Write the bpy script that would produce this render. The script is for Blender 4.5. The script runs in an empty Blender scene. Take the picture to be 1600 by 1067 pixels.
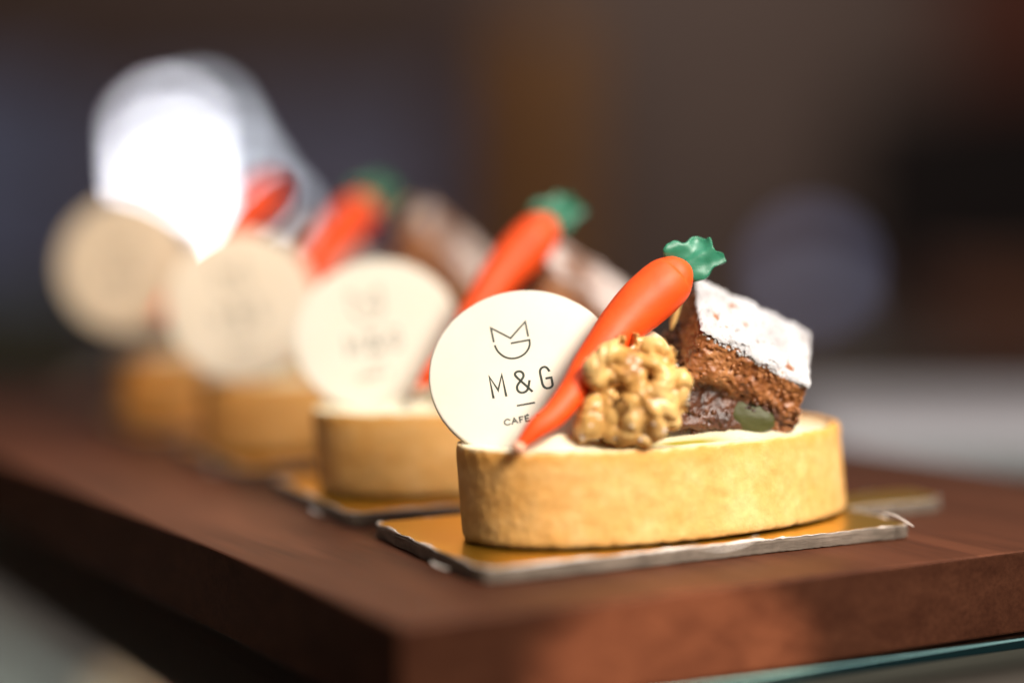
import bpy, bmesh, math, random
import numpy as np
from mathutils import Vector, Matrix, noise
S = bpy.context.scene
COL = S.collection
rng = random.Random(7)
# ------------------------------------------------------------------ camera (all lengths below in cm, meshes are written in metres)
F, CX, CY, HZ, H = 3200., 800., 533.5, 275., 8.
YAW = math.radians(30); PITCH = math.atan((CY-HZ)/F)
fw = np.array([math.sin(YAW)*math.cos(PITCH), math.cos(YAW)*math.cos(PITCH), -math.sin(PITCH)])
rt = np.array([math.cos(YAW), -math.sin(YAW), 0.]); up = np.cross(rt, fw)
CAM = np.array([-16.2495, -32.1352, 8.])
def at(x, y, D):
    return CAM + (fw + rt*(x-CX)/F - up*(y-CY)/F)*D
def onz(x, y, z):
    r = fw + rt*(x-CX)/F - up*(y-CY)/F
    return CAM + r*((z-CAM[2])/r[2])
cd = bpy.data.cameras.new('camera'); co = bpy.data.objects.new('camera', cd); COL.objects.link(co)
co.matrix_world = Matrix(((rt[0], up[0], -fw[0], CAM[0]*.01), (rt[1], up[1], -fw[1], CAM[1]*.01), (rt[2], up[2], -fw[2], CAM[2]*.01), (0, 0, 0, 1)))
cd.sensor_width = 36; cd.lens = 36*F/1600; cd.clip_start = .02; cd.clip_end = 60
cd.dof.use_dof = True; cd.dof.focus_distance = .4395; cd.dof.aperture_fstop = cd.lens/33.5
S.camera = co
# ------------------------------------------------------------------ world, lamps, exposure
W = bpy.data.worlds.new('World'); S.world = W; W.use_nodes = True
W.node_tree.nodes['Background'].inputs[0].default_value = (.27, .225, .195, 1)
W.node_tree.nodes['Background'].inputs[1].default_value = .66
def lamp(name, kind, loc, tgt, power, color, size=.1, **k):
    l = bpy.data.lights.new(name, kind); l.energy = power; l.color = color
    if kind == 'AREA': l.shape = 'DISK'; l.size = size
    if kind == 'SPOT': l.shadow_soft_size = size
    for a, b in k.items(): setattr(l, a, b)
    o = bpy.data.objects.new(name, l); COL.objects.link(o)
    o.location = Vector(loc)*.01
    o.rotation_euler = (Vector(tgt)-Vector(loc)).to_track_quat('-Z', 'Y').to_euler()
    return o
lamp('key_lamp', 'SPOT', (24, -34, 42), (9.6, 2.6, 1.8), 33, (1, .94, .86), .12, spot_size=math.radians(26), spot_blend=1.)
lamp('fill_lamp', 'AREA', (12, -44, 40), (10, 5, 1), 3.4, (1, .91, .80), .25)
lamp('top_lamp', 'AREA', (16, 4, 50), (14, 5, 0), .7, (.98, .97, 1), .22)
lamp('added_row_light', 'SPOT', (0, -8, 46), (5.5, 31, 1), 7.5, (1, .58, .24), .05, spot_size=math.radians(24), spot_blend=1.)  # unseen warm spot added to brighten the rear tarts
bf_ = lamp('added_board_front_light', 'SPOT', (4.5, -24, 9), (6.0, 0, -1.3), 11, (1, .74, .52), .004, spot_size=math.radians(15), spot_blend=.55); bf_.scale = (1.1, .5, 1)  # unseen spot added to put a warm patch on the board front
ct_ = onz(-110, 1060, -4.4); lamp('added_counter_light', 'SPOT', np.array([.8, ct_[1], 36]), ct_, 4, (1, .97, .98), .03, spot_size=math.radians(42), spot_blend=1.)  # unseen spot added to lift the counter left of the board

S.view_settings.view_transform = 'Standard'; S.view_settings.look = 'None'
S.view_settings.exposure = 0; S.view_settings.gamma = 1; S.view_settings.use_curve_mapping = False
S.cycles.use_denoising = True; S.cycles.use_adaptive_sampling = False
S.cycles.max_bounces = 8; S.cycles.transparent_max_bounces = 8
S.cycles.sample_clamp_indirect = 6
S.cycles.caustics_reflective = False; S.cycles.caustics_refractive = False
lamp('added_back_wall_light', 'AREA', at(800, -1300, 640), at(900, 420, 880), 40, (1, .93, .88), 3.)  # unseen area light added to brighten the wall behind
# ------------------------------------------------------------------ helpers
def tag(o, label=None, cat=None, group=None, kind=None):
    if label: o['label'] = label
    if cat: o['category'] = cat
    if group: o['group'] = group
    if kind: o['kind'] = kind
    return o
def empty(name, loc):
    o = bpy.data.objects.new(name, None); COL.objects.link(o)
    o.empty_display_size = .005; o.location = Vector(loc)*.01
    return o
def mk(name, v, f, m, parent=None, org=(0, 0, 0), smooth=True):
    """one mesh object; v in world cm, org = the pivot (the parent's place) in cm"""
    me = bpy.data.meshes.new(name)
    v = (np.asarray(v, float)-np.asarray(org, float))*.01
    me.from_pydata([tuple(p) for p in v], [], [tuple(int(i) for i in q) for q in f])
    if smooth: me.polygons.foreach_set('use_smooth', [True]*len(me.polygons))
    me.materials.append(m); me.update()
    o = bpy.data.objects.new(name, me); COL.objects.link(o)
    if parent: o.parent = parent
    else: o.location = Vector(org)*.01
    bm = bmesh.new(); bm.from_mesh(me); bmesh.ops.recalc_face_normals(bm, faces=bm.faces); bm.to_mesh(me); bm.free()
    return o
def copy_tree(o, parent=None):
    c = o.copy(); COL.objects.link(c)
    if parent: c.parent = parent
    for ch in list(o.children): copy_tree(ch, c)
    return c
def bake(o):
    dg = bpy.context.evaluated_depsgraph_get(); dg.update()
    me = bpy.data.meshes.new_from_object(o.evaluated_get(dg)); me.name = o.name
    o.modifiers.clear(); o.data = me
    me.polygons.foreach_set('use_smooth', [True]*len(me.polygons))
def box(c, hx, hy, hz, ax=None):
    ax = ax or ((1, 0, 0), (0, 1, 0), (0, 0, 1)); A = [np.array(a, float) for a in ax]; c = np.array(c, float)
    v = [c+A[0]*hx*i+A[1]*hy*j+A[2]*hz*k for i in (-1, 1) for j in (-1, 1) for k in (-1, 1)]
    return v, [(0, 1, 3, 2), (4, 6, 7, 5), (0, 4, 5, 1), (2, 3, 7, 6), (0, 2, 6, 4), (1, 5, 7, 3)]
def bevel(o, w, seg=3):
    m = o.modifiers.new('b', 'BEVEL'); m.width = w*.01; m.segments = seg; m.limit_method = 'ANGLE'
    m.angle_limit = math.radians(40); bake(o); o.data.polygons.foreach_set('use_smooth', [False]*len(o.data.polygons))
def nz(p, s, seed=0.):
    return noise.noise(Vector((p[0]*s+seed, p[1]*s+seed*1.7, p[2]*s-seed)))
def fbm(p, s, seed=0., oct=3):
    a = 0; k = 1.
    for i in range(oct): a += k*nz(p, s*2**i, seed+i*9.3); k *= .5
    return a
def tube(pts, rad, n=10, ups=None, cap=True, sq=1.):
    P_ = [np.array(p, float) for p in pts]; v = []; f = []
    prev = None
    for i, p in enumerate(P_):
        t = P_[min(i+1, len(P_)-1)]-P_[max(i-1, 0)]; t /= np.linalg.norm(t)+1e-9
        a = prev if prev is not None else (np.array([0, 0, 1.]) if abs(t[2]) < .9 else np.array([1., 0, 0]))
        a = a-t*(a@t); a /= np.linalg.norm(a); b = np.cross(t, a); prev = a
        for k in range(n):
            th = 2*math.pi*k/n; v.append(p+(a*math.cos(th)*sq+b*math.sin(th))*rad[i])
    for i in range(len(P_)-1):
        for k in range(n):
            f.append((i*n+k, i*n+(k+1) % n, (i+1)*n+(k+1) % n, (i+1)*n+k))
    if cap:
        f.append(tuple(range(n))); f.append(tuple((len(P_)-1)*n+k for k in range(n)))
    return v, f
def join(parts):
    v = []; f = []
    for a, b in parts:
        o = len(v); v += list(a); f += [tuple(i+o for i in q) for q in b]
    return v, f
def crom(pts, n):
    P_ = np.array(pts, float); out = []
    for i in range(len(P_)-1):
        p0, p1, p2, p3 = P_[max(i-1, 0)], P_[i], P_[i+1], P_[min(i+2, len(P_)-1)]
        for k in range(n):
            t = k/n
            out.append(.5*((2*p1)+(-p0+p2)*t+(2*p0-5*p1+4*p2-p3)*t*t+(-p0+3*p1-3*p2+p3)*t**3))
    out.append(P_[-1]); return np.array(out)
def ico(c, r, sub=2, sc=(1, 1, 1)):
    bm = bmesh.new(); bmesh.ops.create_icosphere(bm, subdivisions=sub, radius=1)
    v = [np.array(c)+np.array(q.co)*np.array(sc)*r for q in bm.verts]; f = [tuple(x.index for x in q.verts) for q in bm.faces]; bm.free()
    return v, f
# ------------------------------------------------------------------ materials
class M:
    def __init__(s, name, color=(.5, .5, .5), rough=.5, **k):
        s.m = bpy.data.materials.new(name); s.m.use_nodes = True; s.t = s.m.node_tree
        s.b = s.t.nodes['Principled BSDF']; s.i = s.b.inputs
        s.i['Base Color'].default_value = (*color, 1); s.i['Roughness'].default_value = rough
        for a, b in k.items(): s.i[a.replace('_', ' ')].default_value = b
        s.tc = s.t.nodes.new('ShaderNodeTexCoord')
    def noise(s, scale, detail=4, stretch=(1, 1, 1), rough=.55, dist=0):
        mp = s.t.nodes.new('ShaderNodeMapping'); mp.inputs['Scale'].default_value = stretch
        s.t.links.new(s.tc.outputs['Object'], mp.inputs[0])
        n = s.t.nodes.new('ShaderNodeTexNoise'); n.inputs['Scale'].default_value = scale; n.inputs['Detail'].default_value = detail
        n.inputs['Roughness'].default_value = rough; n.inputs['Distortion'].default_value = dist
        s.t.links.new(mp.outputs[0], n.inputs['Vector']); return n.outputs[0]
    def ramp(s, src, stops):
        r = s.t.nodes.new('ShaderNodeValToRGB'); e = r.color_ramp.elements
        while len(e) < len(stops): e.new(.5)
        for q, (p, c) in zip(e, stops): q.position = p; q.color = (*c, 1) if len(c) == 3 else c
        s.t.links.new(src, r.inputs[0]); return r.outputs[0]
    def mix(s, fac, a, b, mode='MIX'):
        x = s.t.nodes.new('ShaderNodeMix'); x.data_type = 'RGBA'; x.blend_type = mode
        for k, val in ((0, fac), (6, a), (7, b)):
            if hasattr(val, 'is_linked') or hasattr(val, 'links'): s.t.links.new(val, x.inputs[k])
            else: x.inputs[k].default_value = val if k == 0 else (*val, 1)
        return x.outputs[2]
    def color(s, src): s.t.links.new(src, s.i['Base Color']); return s
    def bump(s, src, dist, strength=1.):
        b = s.t.nodes.new('ShaderNodeBump'); b.inputs['Distance'].default_value = dist*.01; b.inputs['Strength'].default_value = strength
        s.t.links.new(src, b.inputs['Height'])
        if s.i['Normal'].is_linked: s.t.links.new(s.i['Normal'].links[0].from_socket, b.inputs['Normal'])
        s.t.links.new(b.outputs[0], s.i['Normal']); return s
    def attr(s, name):
        a = s.t.nodes.new('ShaderNodeAttribute'); a.attribute_name = name; return a.outputs['Fac']
    def sss(s, w, scale, rad=(1, .5, .25)):
        s.i['Subsurface Weight'].default_value = w; s.i['Subsurface Scale'].default_value = scale*.01; s.i['Subsurface Radius'].default_value = rad; return s
def simple(name, c, rough=.6, var=.12, sc=8, **k):
    m = M(name, c, rough, **k)
    m.color(m.ramp(m.noise(sc, 4), [(.3, tuple(x*(1-var) for x in c)), (.7, tuple(min(1, x*(1+var)) for x in c))])); return m.m
# walnut wood
m = M('dark_wood', rough=.5); m.i['Specular IOR Level'].default_value = .18
g = m.noise(60, 6, (1, .07, 1), .62, 1.2); g2 = m.noise(9, 4, (1, .3, 1)); g3 = m.noise(420, 3, (1, .05, 1))
c1 = m.ramp(g, [(.28, (.044, .0135, .0055)), (.5, (.088, .029, .013)), (.72, (.135, .047, .022))])
c1 = m.mix(.55, c1, m.ramp(g2, [(.3, (.55, .5, .5)), (.7, (1.25, 1.15, 1.1))]), 'MULTIPLY')
c1 = m.mix(.35, c1, m.ramp(g3, [(.3, (.6, .6, .6)), (.6, (1.1, 1.1, 1.1))]), 'MULTIPLY')
m.color(c1).bump(g3, .012, .5).bump(g, .02, .4); WOOD = m.m
m = M('shaded_wood_faces', rough=.7); m.i['Specular IOR Level'].default_value = .03  # front end grain and long-grain left side, shade put into the colour
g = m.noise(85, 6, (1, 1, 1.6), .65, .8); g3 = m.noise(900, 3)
m.color(m.mix(.4, m.ramp(g, [(.3, (.036, .012, .0065)), (.5, (.054, .019, .010)), (.72, (.074, .027, .014))]), m.ramp(g3, [(.35, (.5, .5, .5)), (.6, (1.1, 1.1, 1.1))]), 'MULTIPLY')).bump(g3, .012, .6); SHADED_WOOD = m.m
# shortcrust
m = M('shortcrust', rough=.62); m.sss(.12, .25, (1, .6, .3)); m.i['Specular IOR Level'].default_value = .35
n1 = m.noise(120, 4, rough=.6); n2 = m.noise(430, 4); n3 = m.noise(28, 3); vt = m.attr('bake')
base = m.ramp(n1, [(.3, (.75, .38, .10)), (.5, (.80, .44, .14)), (.68, (.86, .52, .20))])
base = m.mix(.5, base, m.ramp(n3, [(.35, (.86, .8, .68)), (.65, (1.05, 1.05, 1.08))]), 'MULTIPLY')
base = m.mix(.3, base, m.ramp(n2, [(.3, (.72, .66, .55)), (.6, (1.06, 1.06, 1.06))]), 'MULTIPLY')
base = m.mix(vt, base, (.74, .34, .065)); base = m.mix(m.attr('lip'), base, (.86, .66, .36))
m.color(base).bump(n2, .03, .7).bump(n1, .05, .5); CRUST = m.m
# cream
m = M('cream', rough=.38); m.sss(.3, .3, (1, .8, .5))
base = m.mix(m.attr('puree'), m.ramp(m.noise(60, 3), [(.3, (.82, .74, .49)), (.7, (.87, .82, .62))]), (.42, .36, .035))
m.color(base).bump(m.noise(180, 3), .02, .4); CREAM = m.m
m = M('white_chocolate', rough=.42); m.sss(.15, .2, (1, .8, .55))
m.color(m.ramp(m.noise(55, 5), [(.3, (.735, .675, .555)), (.7, (.775, .72, .61))])).bump(m.noise(300, 3), .006, .4).bump(m.noise(45, 2), .012, .3); CHOC = m.m
INK = simple('printed_ink', (.03, .036, .024), .55, .4, 900)
m = M('orange_marzipan', rough=.56); m.sss(.12, .2, (1, .2, .05)); m.i['Specular IOR Level'].default_value = .45
m.color(m.ramp(m.noise(70, 4), [(.3, (.92, .075, .004)), (.7, (.96, .105, .010))])).bump(m.noise(420, 3), .012, .7).bump(m.noise(75, 3), .04, .5)
CARROT = m.m
m = M('green_marzipan', rough=.4); m.sss(.15, .15, (.3, 1, .5))
m.color(m.ramp(m.noise(120, 3), [(.3, (.018, .17, .09)), (.7, (.05, .26, .155))])).bump(m.noise(150, 3), .03, .5); LEAF = m.m
PINK = simple('pale_marzipan', (.83, .42, .27), .5, .1, 300)
m = M('walnut_kernel', rough=.34); m.sss(.12, .15); m.i['Specular IOR Level'].default_value = .5
vn = m.attr('crease_tone')  # darker along the creases and in random patches
m.color(m.mix(m.attr('dust'), m.mix(vn, m.ramp(m.noise(80, 4, rough=.5, dist=.4), [(.3, (.44, .20, .045)), (.45, (.70, .40, .12)), (.66, (.82, .56, .23))]), (.34, .14, .03)), (.85, .8, .75)))
m.bump(m.noise(330, 4), .03, .6); NUT = m.m
m = M('carrot_cake', rough=.38); lay = m.attr('layer')
top = m.ramp(m.noise(170, 5, rough=.7), [(.3, (.11, .034, .012)), (.46, (.29, .10, .029)), (.7, (.46, .20, .072))])
low = m.ramp(m.noise(200, 5, rough=.7), [(.35, (.032, .010, .004)), (.55, (.10, .030, .010)), (.75, (.25, .10, .04))])
m.color(m.mix(lay, top, low)).bump(m.noise(420, 4, rough=.7), .05, .9); CAKE = m.m
m = M('powdered_sugar', rough=.85); m.sss(.15, .08, (1, 1, 1))
m.color(m.ramp(m.noise(120, 5), [(.3, (.36, .335, .335)), (.55, (.54, .53, .54))])).bump(m.noise(500, 4), .04, .7); SUGAR = m.m
m = M('olive_jelly', (.055, .055, .008), .6); m.sss(.1, .1); m.bump(m.noise(200, 3), .02, .4); OLIVE = m.m
m = M('gold_foil', (.88, .52, .05), .33, Metallic=1.); m.bump(m.noise(35, 3), .02, .35).bump(m.noise(600, 2, (1, .1, 1)), .004, .3); GOLD = m.m
m = M('grey_card', rough=.85); m.color(m.ramp(m.noise(500, 4, (.3, .3, 1)), [(.3, (.085, .065, .048)), (.7, (.20, .155, .12))])).bump(m.noise(600, 3, (.3, .3, 2)), .03, .8); CARD = m.m
m = M('torn_paper', rough=.8); m.color(m.ramp(m.noise(200, 4), [(.3, (.52, .43, .35)), (.6, (.80, .74, .68))])).bump(m.noise(500, 4), .04, .8); PAPER = m.m
# ------------------------------------------------------------------ setting: counter, glass shelf, wooden board
v, f = box((20, 41.3, -4.9), 130, 40, .5); tag(mk('counter', v, f, simple('grey_counter', (.42, .38, .37), .6, .1, 3), smooth=False), kind='structure')
v, f = box((100, 150, -95), 700, 700, 1); tag(mk('floor', v, f, simple('dark_floor', (.035, .027, .027), .9, .1, 1), smooth=False), kind='structure')
gm = bpy.data.materials.new('clear_glass'); gm.use_nodes = True; t = gm.node_tree; t.nodes.clear()
o_ = t.nodes.new('ShaderNodeOutputMaterial'); mx = t.nodes.new('ShaderNodeMixShader'); fr = t.nodes.new('ShaderNodeFresnel'); ge = t.nodes.new('ShaderNodeNewGeometry'); mr = t.nodes.new('ShaderNodeMapRange'); mr.inputs[3].default_value = 1.5; mr.inputs[4].default_value = 1/1.5; t.links.new(ge.outputs['Backfacing'], mr.inputs[0]); t.links.new(mr.outputs[0], fr.inputs[0])
tr = t.nodes.new('ShaderNodeBsdfTransparent'); tr.inputs[0].default_value = (.80, .86, .84, 1); gl = t.nodes.new('ShaderNodeBsdfGlossy'); gl.inputs['Roughness'].default_value = .04
t.links.new(fr.outputs[0], mx.inputs[0]); t.links.new(tr.outputs[0], mx.inputs[1]); t.links.new(gl.outputs[0], mx.inputs[2]); t.links.new(mx.outputs[0], o_.inputs[0])
GLASS = gm; EDGE = M('green_glass_edge', (.004, .013, .015), .1).m
gs = empty('glass_shelf', (0, 0, -1.8))
th = math.radians(-1.2); ax = ((math.cos(th), math.sin(th), 0), (-math.sin(th), math.cos(th), 0), (0, 0, 1))
A0 = np.array(ax[0]); B0 = np.array(ax[1]); P0 = np.array([10., -.26, -1.91])      # point on the front edge
v, f = box(P0+B0*42.1+A0*3, 60, 42, .11, ax); mk('glass_pane', v, f, GLASS, gs, (0, 0, -1.8), False)
v, f = box(P0+A0*3+B0*.0, 60, .025, .118, ax); e_ = mk('polished_edge', v, f, EDGE, gs, (0, 0, -1.8), False); bevel(e_, .05)
v, f = box(P0-B0*.030+A0*3+np.array([0, 0, .095]), 60, .006, .022, ax); mk('edge_highlight', v, f, M('painted_highlight', (.16, .30, .31), .35).m, gs, (0, 0, -1.8), False)  # pale teal strip: the glass edge's highlight put in as colour
tag(gs, 'clear glass shelf with a dark green polished front edge under the wooden board', 'glass shelf')
v, f = box((P0+A0*3+B0*1.2)*[1, 1, 0]+[0, 0, -4.4], 60, .5, 2.45, ax); fp = mk('front_panel', v, f, simple('grey_panel', (.085, .072, .06), .6, .08, 8), None, (10, .7, -6), False)
tag(fp, 'dull grey brown panel directly beneath the front edge of the glass shelf', 'panel')
bx0, bx1, by1 = 0, 22.6, 42.5
v, f = box(((bx0+bx1)/2, by1/2, -.9), (bx1-bx0)/2, by1/2, .9); wb = mk('wooden_board', v, f, WOOD, None, (11, 20, -1.8), False)
bevel(wb, .07, 3); wb.data.materials.append(SHADED_WOOD)
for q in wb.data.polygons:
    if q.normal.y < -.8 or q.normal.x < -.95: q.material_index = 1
tag(wb, 'thick dark brown wooden serving board carrying the row of tarts', 'serving board')
# ------------------------------------------------------------------ gold cake board
def make_board():
    org = (8.7, 5.4, 0); r = empty('gold_cake_board', org)
    raw = [(3.07, 2.45), (13.9, 2.35), (14.02, 4.78), (16.62, 4.72), (17.15, 5.0), (17.15, 6.0), (16.9, 6.25), (14.2, 6.3), (14.25, 8.45), (3.63, 8.5)]
    cr = [.55, .25, .12, .3, .2, .2, .2, .15, .4, .35]
    out = []
    n = len(raw)
    for i, p in enumerate(raw):
        p = np.array(p); a = np.array(raw[i-1])-p; b = np.array(raw[(i+1) % n])-p
        la, lb = np.linalg.norm(a), np.linalg.norm(b); a /= la; b /= lb
        c = min(cr[i], la*.45, lb*.45)
        for k in range(7):
            t_ = k/6; out.append((1-t_)**2*(p+a*c)+2*t_*(1-t_)*p+t_*t_*(p+b*c))
    # resample
    out = np.array(out); seg = np.linalg.norm(np.roll(out, -1, 0)-out, axis=1); L = np.cumsum(np.r_[0, seg]); N = 420
    q = np.linspace(0, L[-1], N, endpoint=False); cl = np.vstack([out, out[:1]])
    P_ = np.stack([np.interp(q, L, cl[:, 0]), np.interp(q, L, cl[:, 1])], 1)
    tn = np.roll(P_, -1, 0)-np.roll(P_, 1, 0); tn /= np.linalg.norm(tn, axis=1)[:, None]; nr = np.stack([tn[:, 1], -tn[:, 0]], 1)
    w = np.array([nz((p[0], p[1], 0), 1.1, 3.)*.05+nz((p[0], p[1], 0), 5, 4.)*.02 for p in P_])
    P_ = P_+nr*w[:, None]
    def dz(p): return .05*nz((p[0], p[1], 0), .35, 8.) if True else 0
    rings = []; 
    for (ins, z) in ((.06, 0.), (0., .03), (0., .24), (.03, .30)):
        rings.append([np.array([p[0]-q_[0]*ins, p[1]-q_[1]*ins, z+(.015*nz((p[0], p[1], z), 9, 1.) if z else 0)]) for p, q_ in zip(P_, nr)])
    v = [x for rg in rings for x in rg]; f = []
    for k in range(3):
        for i in range(N): f.append((k*N+i, k*N+(i+1) % N, (k+1)*N+(i+1) % N, (k+1)*N+i))
    f.append(tuple(range(N))); f.append(tuple(3*N+i for i in range(N)))
    mk('grey_card', v, f, CARD, r, org, False)
    v = [np.array([p[0]-q_[0]*.05, p[1]-q_[1]*.05, z]) for z in (.302, .322) for p, q_ in zip(P_, nr)]
    f = [(i, (i+1) % N, N+(i+1) % N, N+i) for i in range(N)]+[tuple(range(N, 2*N)), tuple(range(N))]
    mk('gold_foil', v, f, GOLD, r, org, False)
    # torn white paper lip along the rim
    pts = []; rad = []
    for i in range(N):
        p, q_ = P_[i], nr[i]; a = .5+.5*fbm((p[0], p[1], 0), 1.6, 21., 3)*1.6
        back = 1. if (p[1] < 4.5 or p[0] < 4.2) else .5
        if p[0] > 13.95 or nz((p[0], p[1], 0), .8, 70.) > .25 or (p[0] > 9 and p[1] < 3 and a < .6): back *= .45
        w_ = max(.008, (.012+.030*a)*back)
        pts.append(np.array([p[0]-q_[0]*(.02+w_*.5), p[1]-q_[1]*(.02+w_*.5), .305+.2*w_+.02*nz((p[0], p[1], 0), 6., 2.)])); rad.append(w_*(1+.4*nz((p[0], p[1], 0), 14., 5.)))
    pts.append(pts[0]); rad.append(rad[0])
    v, f = tube(pts, rad, 8, cap=False); mk('torn_edge', v, f, PAPER, r, org)
    # loose paper shreds
    for path, rr in (([at(1078, 852, 41.6), at(1120, 858, 41.55), at(1160, 851, 41.7), at(1183, 838, 42)], .035),
                     ([at(1380, 800, 45.4), at(1400, 806, 45.2), at(1427, 822, 44.9)], .03), ([at(674, 877, 41.6), at(683, 883, 41.3), at(700, 889, 41)], .03)):
        c = crom(path, 6); v, f = tube(c, [rr*(.6+.6*math.sin(math.pi*(i+.3)/len(c))) for i in range(len(c))], 6, sq=.35); mk('paper_shred', v, f, PAPER, r, org)
    return r
# ------------------------------------------------------------------ tart
TC = np.array([9.199, 5.258]); TA, TB, TN, TR = 5.04, 2.442, 2.092, .09
def sell(a, b, t_):
    c, s = math.cos(t_), math.sin(t_)
    x = a*math.copysign(abs(c)**(2/TN), c); y = b*math.copysign(abs(s)**(2/TN), s)
    return x*math.cos(TR)-y*math.sin(TR), x*math.sin(TR)+y*math.cos(TR)
def rimk(t_): return .62+1.1*max(0, math.cos(t_-.25))**2
def make_tart():
    org = (TC[0], TC[1], .32); r = empty('oval_tart', org)
    prof = [(-.16, .345, 0), (-.11, .35, 0), (-.035, .375, 0), (0, .45, 0)]+[(0, z, 0) for z in np.linspace(.55, 2.12, 24)]+[(-.005, 2.2, .0), (-.01, 2.26, 0), (-.03, 2.32, 0), (-.06, 2.35, 0), (-.11, 2.36, 0), (-.16, 2.345, 0), (-.20, 2.30, 0), (-.21, 2.22, 0), (-.22, 2.0, 0)]
    N = 400; v = []; bk = []; lp = []
    ts = [2*math.pi*i/N for i in range(N)]
    for j, (ins, z, _) in enumerate(prof):
        fz = max(0, (z-.33)/2.0); sx, sy = -.074*fz, .167*fz
        for t_ in ts:
            x, y = sell(TA+ins, TB+ins, t_); l = math.hypot(x, y); ox, oy = x/l, y/l
            if ins < -.04 and z > 1.9: x, y = sell(TA+ins*rimk(t_), TB+ins*rimk(t_), t_)
            p = (TC[0]+x+sx, TC[1]+y+sy, z)
            d = .018*fbm(p, 1.3, 2.)+.013*fbm(p, 5, 5.)+.007*nz(p, 16, 1)
            leftend = max(0, -ox-.55)*1.5
            d += leftend*(.02*fbm(p, 9, 6.))-.02*(max(0, nz(p, 7, 31.)-.42))*3
            zz = z
            if z < .5: zz += max(0, .06*fbm((p[0], p[1], 0), 3.5, 12.)) + .012*nz((p[0], p[1], 0), 12, 4.)*(z < .42)
            if z > 2.1 and ins > -.3: zz += .03*fbm((p[0], p[1], 0), 1.1, 40.)+.012*nz((p[0], p[1], 0), 6, 14.)
            v.append((p[0]+ox*d, p[1]+oy*d, zz))
            e = max(0., min(1., (z-1.95+.18*nz(p, 2.5, 77.))/.3)) if z > 1.7 and ins > -.05 else (.55+.3*nz(p, 4, 7.) if ins <= -.05 and z > 1.5 else 0)
            bk.append(.75*e); lp.append(max(0., min(1., (zz-2.30+.05*nz(p, 5, 17.))/.04)) * (.9 if ins > -.3 else 0)*(.45+.55*(oy < .3))*(ox < .8))
    f = [(j*N+i, j*N+(i+1) % N, (j+1)*N+(i+1) % N, (j+1)*N+i) for j in range(len(prof)-1) for i in range(N)]
    f.append(tuple(range(N))); f.append(tuple((len(prof)-1)*N+i for i in range(N)))
    o = mk('pastry_shell', v, f, CRUST, r, org); a = o.data.attributes.new('bake', 'FLOAT', 'POINT'); a.data.foreach_set('value', bk); a = o.data.attributes.new('lip', 'FLOAT', 'POINT'); a.data.foreach_set('value', lp)
    # filling: one sheet of cream with soft swells under the toppings
    sw = [(at(870, 690, 42.5), 1.0, .45, .55), (at(740, 690, 43.1), .5, .4, .12), (at(1150, 660, 46), 1.3, 1., .85), (at(1290, 655, 47.2), .8, .8, .0)]
    R_, K = 44, 220; v = []; pu = []
    for j in range(R_+1):
        q = j/R_
        for i in range(K):
            t_ = 2*math.pi*i/K; x, y = sell((TA-.18*rimk(t_))*q, (TB-.18*rimk(t_))*q, t_); x += TC[0]-.074; y += TC[1]+.167
            z = 2.30-.05*max(0, math.cos(t_))+.015*fbm((x, y, 0), 2, 3.)+.05*q**8*(1-.8*max(0, math.cos(t_)))
            for c, rx, ry, h in sw:
                z += h*math.exp(-(((x-c[0])/rx)**2+((y-c[1])/ry)**2)*1.2)*(1-q**6)
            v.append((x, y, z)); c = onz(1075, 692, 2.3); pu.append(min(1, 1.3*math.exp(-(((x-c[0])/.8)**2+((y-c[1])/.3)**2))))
            if j == 0: v[-1] = (TC[0]-.074, TC[1]+.167, z)
    f = [(j*K+i, j*K+(i+1) % K, (j+1)*K+(i+1) % K, (j+1)*K+i) for j in range(R_) for i in range(K)]
    o = mk('cream_filling', v, f, CREAM, r, org); a = o.data.attributes.new('puree', 'FLOAT', 'POINT'); a.data.foreach_set('value', pu)
    # piped peak of cream behind the walnut
    c = at(1003, 600, 44.6); v, f = ico(c, 1, 5)
    v = [c+(np.array(q)-c)*np.array([.78, .8, 1.22])*(1+.05*fbm(np.array(q)-c, 1.3, 9.)) for q in v]
    o = mk('piped_cream', v, f, CREAM, r, org); a = o.data.attributes.new('puree', 'FLOAT', 'POINT')
    return r
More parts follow.
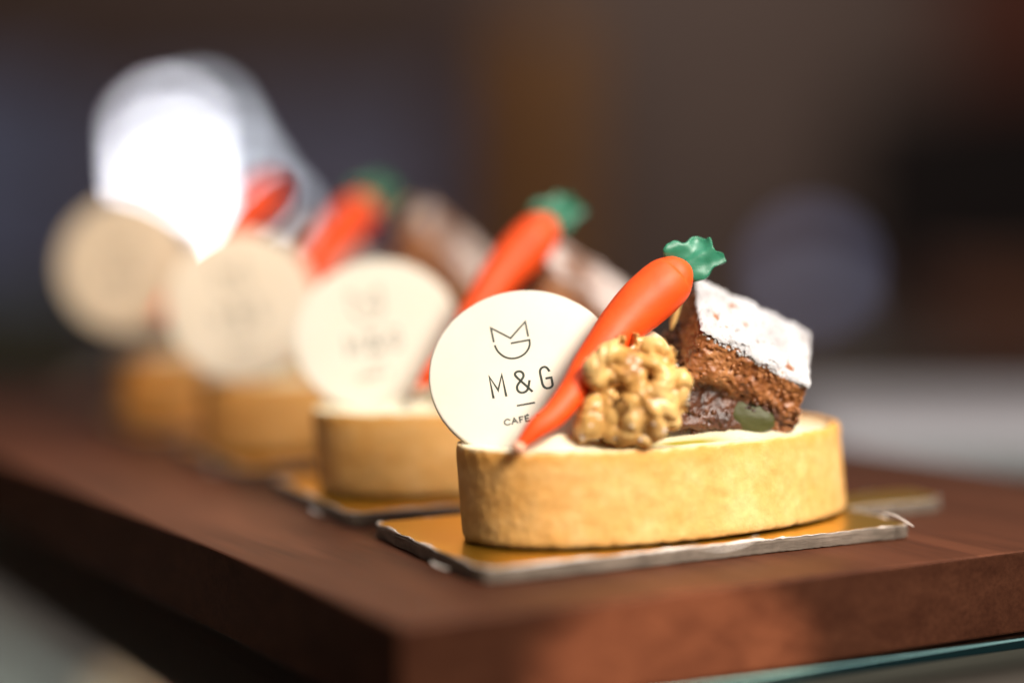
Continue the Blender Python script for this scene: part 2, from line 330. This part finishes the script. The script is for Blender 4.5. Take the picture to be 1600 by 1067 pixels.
# ------------------------------------------------------------------ chocolate disc with its print
DC = at(819, 581, 44.0); DR = 2.055
d1 = rt*.993+up*.118; d2 = (up*.993-rt*.118)*math.cos(math.radians(30))+fw*math.sin(math.radians(30)); dn = np.cross(d1, d2)
def onplate(x, y, lift=.0):
    r = fw + rt*(x-CX)/F - up*(y-CY)/F; c = DC+dn*lift
    return CAM + r*(((c-CAM)@dn)/(r@dn))
def ribbon(poly, w, lift=.004):
    """flat printed stroke w cm wide lying on the disc, built from photo-crop coordinates"""
    P_ = [onplate(740+x*.18735, 480+y*.18735, lift) for x, y in poly]; v = []; f = []
    Q = [np.array([(p-DC)@d1, (p-DC)@d2]) for p in P_]
    for i, p in enumerate(Q):
        if i == 0: t_ = Q[1]-p
        elif i == len(Q)-1: t_ = p-Q[-2]
        else:
            a = (p-Q[i-1]); b = (Q[i+1]-p); a /= np.linalg.norm(a); b /= np.linalg.norm(b); t_ = a+b
            if np.linalg.norm(t_) < .3: t_ = a
        t_ = t_/np.linalg.norm(t_); k = 1.
        if 0 < i < len(Q)-1: k = min(2.2, 1/max(.3, abs(t_@a)))
        if i == 0: p = p-t_*w*.3
        if i == len(Q)-1: p = p+t_*w*.3
        n_ = np.array([-t_[1], t_[0]])*w*.5*k
        for s in (n_, -n_): v.append(DC+d1*(p+s)[0]+d2*(p+s)[1]+dn*lift)
    f = [(2*i, 2*i+1, 2*i+3, 2*i+2) for i in range(len(Q)-1)]
    n = len(v); v += [q-dn*.003 for q in v]; f += [(b+n, a+n, d+n, c+n) for a, b, c, d in f]+[(0, 1, 1+n, n), (n-2, n-1, 2*n-1, 2*n-2)]
    for i in range(len(Q)-1):
        f += [(2*i, 2*i+2, 2*i+2+n, 2*i+n), (2*i+1, 2*i+3, 2*i+3+n, 2*i+1+n)]
    return v, f
def sm(p, n=6): return [tuple(q) for q in crom(p, n)]
def make_disc():
    org = DC-d2*DR; r = empty('chocolate_disc', org); N = 180; v = []
    for rr, h in ((0, -.16), (.5, -.16), (DR-.03, -.16), (DR, -.13), (DR+.004, -.03), (DR-.015, -.006), (DR-.05, 0), (.5, 0), (0, 0)):
        for i in range(N):
            t_ = 2*math.pi*i/N; k = rr*(1+.003*nz((math.cos(t_)*2, math.sin(t_)*2, 0), 1.5, 3.)+.0025*nz((math.cos(t_)*2, math.sin(t_)*2, 0), 9., 3.)) if rr > 1 else rr
            v.append(DC+d1*math.cos(t_)*k+d2*math.sin(t_)*k+dn*h)
    f = [(j*N+i, j*N+(i+1) % N, (j+1)*N+(i+1) % N, (j+1)*N+i) for j in range(8) for i in range(N)]
    o = mk('white_chocolate', v, f, CHOC, r, org)
    bm = bmesh.new(); bm.from_mesh(o.data); bmesh.ops.remove_doubles(bm, verts=bm.verts, dist=1e-6); bm.to_mesh(o.data); bm.free()
    em = [ribbon([(168, 288), (144, 173), (308, 258), (430, 120), (455, 240)], .042),
          ribbon([(315, 300), (465, 272)]+sm([(466, 275), (468, 310), (456, 348), (425, 388), (375, 417), (320, 427), (265, 416), (220, 386), (193, 353), (178, 320)], 5), .044)]
    v, f = join(em); mk('printed_emblem', v, f, INK, r, org, False)
    w = .052
    L = [ribbon([(166, 755), (131, 580), (205, 692), (235, 562), (272, 738)], w),
         ribbon(sm([(488, 700), (440, 655), (395, 615), (357, 580), (345, 557), (357, 540), (385, 534), (410, 548), (416, 575), (400, 604), (372, 640), (362, 668), (372, 698), (400, 712), (435, 702), (455, 672), (466, 612)], 5), w),
         ribbon(sm([(630, 530), (612, 505), (590, 497), (563, 510), (554, 540), (566, 600), (578, 648), (600, 672), (632, 672), (656, 655), (657, 630), (648, 585)], 5)+[(605, 592)], w),
         ribbon([(365, 820), (507, 795)], .042)]
    w = .031
    L += [ribbon(sm([(303, 940), (282, 933), (264, 943), (257, 960), (267, 977), (288, 980), (306, 970)], 4), w),
          ribbon([(322, 974), (338, 924), (368, 963)], w), ribbon([(332, 953), (358, 949)], w),
          ribbon([(389, 959), (381, 916), (411, 910)], w), ribbon([(385, 937), (406, 933)], w),
          ribbon([(465, 943), (437, 949), (428, 906), (458, 900)], w), ribbon([(433, 927), (456, 923)], w), ribbon([(441, 899), (451, 890)], w*.8),
          ribbon([(536, 934), (528, 894), (560, 890)], w)]
    v, f = join(L); mk('printed_lettering', v, f, INK, r, org, False)
    return r
# ------------------------------------------------------------------ marzipan carrot
def make_carrot():
    org = at(808, 702, 41.9); r = empty('marzipan_carrot', org)
    K = [(812, 697, 41.85, 8), (822, 686, 41.9, 12), (840, 668, 42.0, 17), (866, 648, 42.2, 20), (896, 611, 42.6, 23.5), (918, 577, 43.0, 27.5), (942, 544, 43.3, 31), (972, 507, 43.7, 36.5), (1003, 476, 44.0, 41.5), (1030, 452, 44.2, 42.5), (1048, 436, 44.35, 39), (1059, 426, 44.4, 31.5), (1066, 420, 44.45, 22), (1070, 416, 44.5, 9)]
    C = crom([(*at(x, y, D), rr*D/F) for x, y, D, rr in K], 10)
    v, f = tube([c[:3] for c in C], [c[3] for c in C], 48)
    v = [np.array(p)*1. for p in v]; n = 48
    for i in range(len(C)):
        for k in range(n):
            p = v[i*n+k]; c = C[i, :3]; v[i*n+k] = c+(p-c)*(1+.02*nz(p, 1.1, 3.)+.008*nz(p, 4, 3.))
    mk('carrot_root', v, f, CARROT, r, org)
    v, f = ico(at(810, 699, 41.8), .14, 3, (1.1, 1, .9)); v = [np.array(p)+.03*fbm(p, 5, 2.) for p in v]; mk('pale_tip', v, f, PINK, r, org)
    # leafy top: a thick torn leaf of green marzipan, folded once
    O_ = [(165, 500), (150, 400), (200, 310), (300, 258), (370, 265), (440, 300), (510, 285), (560, 225), (600, 190), (690, 180), (805, 225), (806, 315), (830, 205), (885, 195), (905, 340), (960, 405), (1070, 425), (1118, 570), (1010, 625), (930, 655), (880, 700), (850, 780), (780, 850), (640, 880), (560, 830), (470, 640), (400, 600), (300, 580)]
    Q = []
    for i, a in enumerate(O_):
        b = O_[(i+1) % len(O_)]
        for k in range(4): Q.append((1020+(a[0]+(b[0]-a[0])*k/4)*.1031, 350+(a[1]+(b[1]-a[1])*k/4)*.1031))
    n = len(Q); v = [at(x, y, 44.42) for x, y in Q]+[at(x, y, 44.42)+fw*.20 for x, y in Q]
    f = [tuple(range(n)), tuple(range(n, 2*n))[::-1]]+[(i, (i+1) % n, n+(i+1) % n, n+i) for i in range(n)]
    o = mk('leafy_top', v, f, LEAF, r, org)
    mm = o.modifiers.new('r', 'REMESH'); mm.mode = 'VOXEL'; mm.voxel_size = .0002
    ms = o.modifiers.new('s', 'SMOOTH'); ms.iterations = 6; ms.factor = .5
    bake(o)
    for q in o.data.vertices:
        w_ = np.array(q.co)*100+org; d_ = w_-CAM; z_ = d_@fw; x = (CX+F*(d_@rt)/z_-1020)/.1031; y = (CY-F*(d_@up)/z_-350)/.1031
        cr = ((x-480)*(-.57)+(y-590)*(-.82))          # signed distance from the fold line
        cr = -(x-480)*.55-(y-590)*.83+ (0)
        fold = .10*(1/(1+math.exp(max(-30, min(30, (cr-10)/14)))))   # the lower right half lies on top
        bend = -.16*math.exp(-((x-230)**2+(y-400)**2)/170.**2)+.12*math.exp(-((x-1080)**2+(y-520)**2)/150.**2)+.14*math.exp(-((x-700)**2+(y-220)**2)/160.**2)
        q.co += Vector(fw)*(-fold+bend+.05*nz(w_, 2.4, 6.))*.01+Vector(q.normal)*(.0003*nz(w_, 4.5, 1.))
    return r
# ------------------------------------------------------------------ walnut
def make_walnut():
    c = at(984, 612, 43.1); rr = random.Random(11)
    U = rt; V = up; Wd = -fw
    parts = []
    v, f = ico((0, 0, 0), 1, 4); parts.append(([c+U*p[0]*.93+V*p[1]*.97+Wd*p[2]*.56 for p in v], f))
    def surf(a, b, k=1.):
        x = 1.0*math.sin(a)*math.cos(b); y = 1.08*math.sin(b); z = .66*math.cos(a)*math.cos(b)
        return c+(U*x+V*y+Wd*z)*k
    px = lambda x, y, d=0: at(988+(x-988)*.95, 617+(y-622)*.95, 42.45+d)
    # worm-like folds traced over the facing side
    W_ = [([(928, 600, -.15), (926, 578, -.2), (940, 560, -.15), (962, 555, -.05), (975, 565, .0)], .21), ([(930, 612, .1), (948, 596, -.05), (968, 590, -.1), (985, 598, -.1)], .19),
          ([(990, 560, .05), (988, 580, -.05), (998, 600, -.1)], .18), ([(1012, 548, .15), (1020, 540, .2), (1035, 545, .2), (1050, 560, .25)], .16), ([(1012, 570, .0), (1030, 575, .05), (1048, 590, .1)], .17),
          ([(1065, 590, .2), (1068, 610, .2), (1060, 632, .15)], .21), ([(1040, 600, -.05), (1030, 620, -.1), (1045, 645, -.05), (1052, 665, .1)], .22), ([(1005, 620, -.2), (990, 632, -.22), (975, 640, -.2)], .23),
          ([(1015, 640, -.2), (1022, 665, -.15), (1030, 685, .0)], .22), ([(990, 655, -.22), (985, 680, -.12), (975, 692, -.02)], .24), ([(950, 625, .0), (955, 645, -.08), (948, 665, .0)], .2),
          ([(922, 635, -.05), (914, 655, -.12), (912, 678, -.15)], .21), ([(945, 680, .0), (962, 690, .0)], .18), ([(932, 660, -.12), (926, 682, -.12)], .18), ([(1000, 690, 0), (1015, 696, .05)], .2),
          ([(903, 668, -.12), (905, 688, -.12)], .17), ([(935, 590, .3), (960, 575, .2)], .16), ([(1070, 615, .4), (1058, 650, .4)], .2)]
    for path, r0 in W_:
        k = crom([px(*q) for q in path], 6); n = len(k)
        parts.append(tube(k, [r0*1.1*(.92+.1*math.sin(math.pi*i/(n-1)+.2)+.1*nz(k[i], 4, 2.)) for i in range(n)], 14))
        parts.append(ico(k[0], r0*.93, 2)); parts.append(ico(k[-1], r0*.93, 2))
    for i in range(46):   # folds on the sides and back
        a = rr.uniform(1.0, 5.3); b = rr.uniform(-1.1, 1.1); k = [surf(a, b)]
        for s in range(3):
            a += rr.uniform(-.35, .35); b += rr.uniform(-.3, .3); k.append(surf(a, b))
        k = crom(k, 4); parts.append(tube(k, [rr.uniform(.13, .18)]*len(k), 10))
    v, f = join(parts); o = mk('walnut_half', v, f, NUT, None, c-V*.95)
    mm = o.modifiers.new('r', 'REMESH'); mm.mode = 'VOXEL'; mm.voxel_size = .00038
    ms = o.modifiers.new('s', 'SMOOTH'); ms.iterations = 12; ms.factor = .5
    bake(o); du = []; ve = []
    dc = (np.array(at(1077, 622, 42.8))-np.array(o.location)*100)
    for q in o.data.vertices:
        p = np.array(q.co)*100; ve.append(.6*max(0, 1-abs(nz(p, 2.2, 9.))/.11) + .5*max(0, min(1, 4*(nz(p, 1.7, 30.)-.22)))*.8)
        q.co += Vector(q.normal)*(.0009*nz(p, 2.0, 3.)+.00012*nz(p, 6, 1.)-.0005*max(0, .14-abs(nz(p, 2.2, 9.)))/.14+.00008*nz(p, 22, 1.))
        du.append(max(0, min(1, 2.2*(1-np.linalg.norm((p-dc)*[1, .6, 1])/.22))) if np.linalg.norm(p-dc) < .5 else (1. if nz(p, 7, 50.) > .62 else 0))
    a = o.data.attributes.new('dust', 'FLOAT', 'POINT'); a.data.foreach_set('value', du)
    a = o.data.attributes.new('crease_tone', 'FLOAT', 'POINT'); a.data.foreach_set('value', ve)
    return o
# ------------------------------------------------------------------ sugared cake cube
KA, KB, KC, KD = at(1087, 434, 46.2), at(1266, 522, 46.9), at(1262, 604, 44.9), at(1096, 513, 44.2)
KE, KG, KF, KH = at(1042, 672, 44.5), at(1240, 677, 45.3), at(1034, 530, 46.2), at(1238, 592, 47.4)
def hexp(u, v_, w):     # u along A-B, v_ from A to D, w down into the cake
    t0 = (KA*(1-u)+KB*u)*(1-v_)+(KD*(1-u)+KC*u)*v_
    t1 = (KF*(1-u)+KH*u)*(1-v_)+(KE*(1-u)+KG*u)*v_
    return t0*(1-w)+t1*w
def make_cake():
    org = (KE+KG+KF+KH)/4; r = empty('carrot_cake_cube', org)
    n = 76; V_ = []; Fc = []; lay = []
    cen = hexp(.5, .5, .5)
    idx = {}
    def vid(i, j, k):
        q = (i, j, k)
        if q not in idx:
            u, v_, w = i/n, j/n, k/n
            # round the edges a little
            d = np.array([u, v_, w])*2-1; e = .045
            m_ = np.abs(d); s_ = np.sort(m_)
            sh = 1-e*max(0, (s_[1]-.8)/.2)**2
            p = hexp(*((d*sh+1)/2)); idx[q] = len(V_)
            dr = p-cen; dr = dr/np.linalg.norm(dr)
            nn = np.zeros(3)
            a = [hexp(1, .5, .5)-cen, hexp(.5, 1, .5)-cen, hexp(.5, .5, 1)-cen]
            for t_ in range(3):
                if m_[t_] > .97: nn += a[t_]/np.linalg.norm(a[t_])*np.sign(d[t_])
            nn /= np.linalg.norm(nn)+1e-9
            h_ = .06*fbm(p, 2.6, 1., 3)+.06*abs(fbm(p, 5, 2., 2))-.07*max(0, nz(p, 7, 8.)-.15)*2-.03*max(0, nz(p, 14, 8.))*2
            if w < .02: h_ *= .5
            # hollow under the sponge on the front face
            if v_ > .9:
                g_ = math.exp(-(((u-.30)/.33)**2+((w-.60)/.15)**2)*1.3); h_ -= .20*g_
                h_ += .14*math.exp(-(((u-.3)/.4)**2+((w-.90)/.14)**2)*1.3)
            V_.append(p+nn*h_)
            lw = w+.10*nz(p, 1.6, 4.)-.22*max(0, u-.62)*2
            lay.append(max(0, min(1, (lw-.50)/.10)))
        return idx[q]
    for i in range(n):
        for j in range(n):
            for a0, mk_ in ((0, lambda s: [(s, i, j), (s, i+1, j), (s, i+1, j+1), (s, i, j+1)]), (1, lambda s: [(i, s, j), (i+1, s, j), (i+1, s, j+1), (i, s, j+1)]), (2, lambda s: [(i, j, s), (i+1, j, s), (i+1, j+1, s), (i, j+1, s)])):
                for s in (0, n): Fc.append(tuple(vid(*q) for q in mk_(s)))
    rr = random.Random(5)
    for k in range(420):   # loose crumbs stuck to the cut faces
        face = rr.choice('fffl'); w = rr.uniform(.05, 1.02) if rr.random() < .35 else rr.uniform(.5, 1.03)
        u = rr.random()
        if face == 'f' and .1 < u < .55 and .45 < w < .75: continue
        p = hexp(u, 1.0, w) if face == 'f' else hexp(0., rr.random(), w*.9)
        rad = rr.uniform(.018, .05) if w < .5 else rr.uniform(.025, .075)
        vv, ff = ico(p, rad, 2, (rr.uniform(.7, 1.3), rr.uniform(.7, 1.3), rr.uniform(.7, 1.2)))
        vv = [q+.25*rad*nz(q, 14, k) for q in vv]; o = len(V_); V_ += vv; Fc += [tuple(x+o for x in q) for q in ff]; lay += [max(0, min(1, (w-.45)/.15))*(.3 if u > .8 else 1)]*len(vv)
    o = mk('sponge', V_, Fc, CAKE, r, org); a = o.data.attributes.new('layer', 'FLOAT', 'POINT'); a.data.foreach_set('value', lay)
    # powdered sugar crust lying on the top face
    nx, ny = 150, 130; V_ = []; nt = np.cross(KB-KA, KD-KA); nt /= np.linalg.norm(nt); nt *= np.sign(nt@(cen*0+hexp(.5, .5, 0)-cen))
    for j in range(ny+1):
        for i in range(nx+1):
            u, v_ = i/nx*1.02-.01, j/ny*1.03-.012; p = hexp(u, v_, 0)
            ed = min(u+.01, 1.01-u, v_+.012, 1.018-v_)/.05; ed = min(1, max(0, ed)); rnd = math.sqrt(1-(1-ed)**2)
            h_ = .075*rnd+.085*fbm(p, 2.0, 3., 2)+.10*abs(fbm(p, 4.0, 5., 3))+.03*fbm(p, 11, 6., 2)-.04
            hole = max(0, nz(p, 3.6, 60.)-.50)*(.8)+max(0, nz(p, 8, 63.)-.46)*.6; h_ -= hole
            wob = .13*nz(p, 2.2, 90.) if (ed < 1) else 0
            V_.append(p+nt*h_+(KD-KA)/np.linalg.norm(KD-KA)*wob*(1 if v_ > .5 else -.5))
    Fc = [(j*(nx+1)+i, j*(nx+1)+i+1, (j+1)*(nx+1)+i+1, (j+1)*(nx+1)+i) for j in range(ny) for i in range(nx)]
    rr = random.Random(3)
    for k in range(260):
        u = rr.random(); v_ = rr.choice([rr.random(), 1.0]); w = -.02 if v_ < 1 else rr.uniform(0, .07)
        vv, ff = ico(hexp(u, v_, w), rr.uniform(.012, .04), 1); o_n = len(V_); V_ += vv; Fc += [tuple(x+o_n for x in q) for q in ff]
    mk('powdered_sugar', V_, Fc, SUGAR, r, org)
    # olive-green soft piece set in the cut
    c = at(1162, 653, 44.97); v, f = ico((0, 0, 0), 1, 5); v = [c+(rt*p[0]*.66+(up*.9-rt*.35)*p[1]*.42-fw*p[2]*.2)*(1+.08*fbm(p, 1.5, 4.)) for p in v]
    mk('olive_filling', v, f, OLIVE, r, org)
    c = at(1056, 487, 45.3); v, f = ico((0, 0, 0), 1, 4); v = [c+(rt*p[0]*.09+(up*.95+rt*.25)*p[1]*.42-fw*p[2]*.12)*(1+.08*fbm(p, 1.5, 4.)) for p in v]
    o = mk('nut_piece', v, f, NUT, r, org)
    return r
# ------------------------------------------------------------------ build and set out the row
def put(src, pos, roll=0., yaw=0., pitch=0.):
    c = copy_tree(src); base = Vector(pos)*.01
    c.rotation_euler = (Matrix.Rotation(math.radians(yaw), 4, 'Z') @ Matrix.Rotation(math.radians(roll), 4, Vector(-fw)) @ Matrix.Rotation(math.radians(pitch), 4, Vector(d1))).to_euler()
    c.location = base; return c
board = make_board(); tart = make_tart(); disc = make_disc(); carrot = make_carrot(); walnut = make_walnut(); cake = make_cake()
GB, GT, GD, GC, GK = 'gold cake boards under the tarts', 'oval tarts in a row', 'printed chocolate discs on the tarts', 'marzipan carrots on the tarts', 'sugared cake cubes on the tarts'
tag(board, 'gold foil cake board with torn white edge nearest the front, sharpest in view', 'cake board', GB)
tag(tart, 'golden shortcrust oval tart in sharp focus at the front of the row', 'tart', GT)
tag(disc, 'sharp white chocolate disc printed M & G café on the front tart', 'chocolate disc', GD)
tag(carrot, 'orange marzipan carrot in focus leaning across the front printed disc', 'marzipan carrot', GC)
tag(walnut, 'lumpy golden walnut half on the front tart between carrot and cake cube', 'walnut')
tag(cake, 'brown carrot cake cube with white powdered sugar top on the front tart', 'cake cube', GK)
words = ['second', 'third', 'fourth']
offT = [(.15, 7.75, 0), (.45, 15.9, 0), (1.0, 24.6, 0)]; offB = [(.65, 7.15, .0), (1.1, 15.1, 0), (1.6, 23.6, 0)]
discp = [((588, 521), 51.0, 0, 6), ((377, 478), 56.2, 1.5, 25), ((197, 416), 62.8, -3, 29)]
carp = [((652, 611), 48.8, 6), ((400, 546), 57.6, 9), ((246, 500), 60.3, 6)]
cakp = [((866, 372), 53.2, -8, -10), ((670, 318), 61.0, -16, -14), ((480, 345), 69, -8, -10)]
for i in range(3):
    b = put(board, (8.7+offB[i][0], 5.4+offB[i][1], 0), 0, [-1.5, 1., -1.][i])
    tag(b, 'blurred gold cake board under the %s tart from the front' % words[i], None, GB)
    t_ = put(tart, (TC[0]+offT[i][0], TC[1]+offT[i][1], .32), 0, [1.5, -1.5, 1.][i])
    tag(t_, ['out of focus oval tart second in the row, just behind the sharp one', 'blurred oval tart third in the row, between two blurred tarts', 'most blurred and farthest oval tart at the back of the row'][i], None, GT)
    (x, y), D, ro, pi_ = discp[i]; d_ = put(disc, at(x, y, D)-np.array(Matrix.Rotation(math.radians(ro), 3, Vector(-fw)) @ Matrix.Rotation(math.radians(pi_), 3, Vector(d1)) @ Vector(d2))*DR, ro, 0, pi_)
    tag(d_, ['soft-focus cream chocolate disc on the second tart, just left of the sharp disc', 'blurred cream chocolate disc, third in the row, its print only a smudge', 'farthest and dimmest chocolate disc at left below the bright lamp glow'][i], None, GD)
    (x, y), D, ro = carp[i]; c_ = put(carrot, at(x, y, D), ro)
    if i == 2:
        for ch in [q for q in c_.children if q.name.startswith('leafy')]: bpy.data.objects.remove(ch)
    tag(c_, ['soft-focus marzipan carrot with green top rising behind the sharp printed disc', 'blurred orange carrot standing between the second and third discs', 'faint orange carrot mostly hidden by the lamp glow at the left'][i], None, GC)
    (x, y), D, ro, pi_ = cakp[i]; k_ = put(cake, at(x, y, D)+np.array(Matrix.Rotation(math.radians(ro), 3, Vector(-fw)) @ Matrix.Rotation(math.radians(pi_), 3, Vector(d1)) @ Vector(np.array(cake.location)*100-KA)), ro, 0, pi_)
    tag(k_, ['soft-focus sugared cake cube directly right of the second carrot', 'blurred cake cube with a pale top between the second and third carrots', 'dark blurred cake cube left of the third carrot under the lamp glow'][i], None, GK)
# rear cubes: patchy sugar, browned to put their dimmer light into the colour
tm = M('dimmed_thin_sugar', rough=.8); tm.color(tm.ramp(tm.noise(75, 4, rough=.7), [(.40, (.19, .075, .03)), (.56, (.74, .64, .60))])); thin = tm.m
for k_ in [o for o in S.objects if o.name.startswith('powdered_sugar.')]:
    k_.material_slots[0].link = 'OBJECT'; k_.material_slots[0].material = thin; k_['label'] = 'thin patchy sugar dusting with dimmer light in its colour'
# ------------------------------------------------------------------ room behind, far out of focus
yw = (math.sin(YAW), math.cos(YAW), 0.); AX = (tuple(rt), yw, (0, 0, 1))
def panel(name, x0, y0, x1, y1, D, mat, th=6, label=None, cat=None, kind=None, bv=0, parent=None):
    c = (at(x0, y0, D)+at(x1, y1, D))/2; hx = (x1-x0)/2*D/F; hz = (y1-y0)/2*D/F
    v, f = box(c+np.array(yw)*th/2, hx, th/2, hz, AX); o = mk(name, v, f, mat, parent, c if not parent else np.array(parent.location)*100, False)
    if bv: bevel(o, bv, 4)
    return tag(o, label, cat, None, kind)
panel('back_wall', -2500, -120, 4200, 1900, 900, simple('wall_paint', (.26, .185, .155), .8, .25, .6), 16, kind='structure')
panel('added_dark_slab', -900, -200, 640, 118, 865, simple('slab_brown', (.115, .07, .055), .7), 10, 'added dark brown blurred fascia across the top left of the background', 'slab')  # dark panel added to darken the upper left of the wall
panel('wooden_cabinet', 1360, 150, 1800, 470, 820, simple('black_wood', (.012, .006, .006), .6), 60, 'black blurred cabinet on the wall behind at the right', 'cabinet')
panel('picture_panel', 1480, -120, 1800, 130, 860, simple('red_brown', (.16, .045, .025), .6), 8, 'dark reddish brown panel above the black cabinet at upper right', 'wall panel')
panel('wooden_box', 1500, 440, 1800, 525, 200, simple('orange_brown', (.28, .10, .045), .6), 20, 'blurred orange brown wooden box at the right edge of the background', 'box')
panel('dark_crate', 1500, 530, 1800, 640, 190, simple('maroon', (.035, .012, .012), .6), 20, 'blurred dark maroon crate beneath the orange brown box at right', 'crate')
panel('amber_post', 795, 20, 905, 640, 850, simple('amber_wood', (.42, .175, .03), .5, .3, 10), 6, 'blurred amber brown upright post behind the second carrot', 'post')
panel('dark_post', 690, -150, 775, 640, 860, simple('dark_brown_wood', (.11, .062, .055), .6), 6, 'blurred dark brown upright just left of the amber post', 'post')
panel('grey_screen', 150, 140, 690, 640, 880, simple('grey_cloth', (.22, .215, .31), .8, .2, 3), 6, 'blurred grey blue screen behind the glowing lamps', 'screen')
panel('blue_grey_screen', -700, 120, 110, 470, 872, simple('blue_cloth', (.22, .25, .40), .8, .25, 4), 6, 'blurred blue grey screen at the far left edge of the picture', 'screen')
panel('green_plant_box', -300, 480, 110, 610, 150, simple('dark_green', (.06, .07, .035), .7), 14, 'blurred dark green box low at the left edge', 'box')
panel('white_tray', 1262, 662, 2100, 800, 75, simple('white_enamel', (.66, .65, .70), .5, .05), 14, 'blurred pale white tray behind the right end of the wooden board', 'tray', bv=1.5)
panel('pale_cup', 90, 600, 170, 690, 88, simple('pale_ceramic', (.34, .30, .24), .5, .05), 2.5, 'small blurred pale beige block beside the far end of the board', 'block', bv=1)
# ------------------------------------------------------------------ lamps seen out of focus, plus added glows
def glow(x, y, D, dpx, rad, col, label, cat='lamp', group=None):
    c = at(x, y, D); r = empty('round_spotlight', c); rr = dpx/2*D/F
    m = bpy.data.materials.new('lamp_glow'); m.use_nodes = True; t = m.node_tree; t.nodes.clear(); o_ = t.nodes.new('ShaderNodeOutputMaterial'); e = t.nodes.new('ShaderNodeEmission')
    e.inputs[0].default_value = (*col, 1); e.inputs[1].default_value = rad; t.links.new(e.outputs[0], o_.inputs[0])
    n = 40; v = [c+(rt*math.cos(2*math.pi*k/n)+up*math.sin(2*math.pi*k/n))*rr-fw*.3*i for i in (0, 1) for k in range(n)]
    f = [(k, (k+1) % n, n+(k+1) % n, n+k) for k in range(n)]+[tuple(range(n)), tuple(range(n, 2*n))]
    mk('lens', v, f, m, r, c, False)
    v, f = tube([c+fw*.2, c+fw*4], [rr*1.02, rr*.8], 32); mk('lamp_housing', v, f, simple('lamp_grey', (.05, .05, .055), .5), r, c)
    tag(r, label, cat, group); return r
GL = 'bright spotlights behind the tarts'
GX = 32; PM = (225/GX)**2
for k, (x, y, b) in enumerate([(262, 214, .36), (263, 262, .42), (267, 311, .5), (272, 360, .6)]):
    glow(x, y, 830, GX, b*PM, (.93, .92, 1), '%s of four stacked bright white round spotlights at upper left' % ['topmost', 'second from top', 'third from top', 'lowest'][k], group=GL)
for k, (x, y, b) in enumerate([(308, 204, .17), (333, 248, .16), (364, 297, .17), (408, 352, .17)]):
    glow(x, y, 832, GX, b*PM, (.85, .9, 1), '%s of four added faint grey round glows for glass reflections right of the bright spotlights' % ['topmost', 'second from top', 'third from top', 'lowest'][k], group='added faint glows behind the tarts')  # emitters added to stand in for lamp reflections in glass
glow(1268, 420, 835, 60, .055*(225/60)**2, (.62, .64, 1), 'dim lavender round spotlight above the pale tray at right')
glow(1275, 505, 838, 60, .035*(225/60)**2, (.8, .8, 1), 'added dim grey round glow just under the lavender spotlight at right')  # extra glow added to fade the lavender light downward into grey
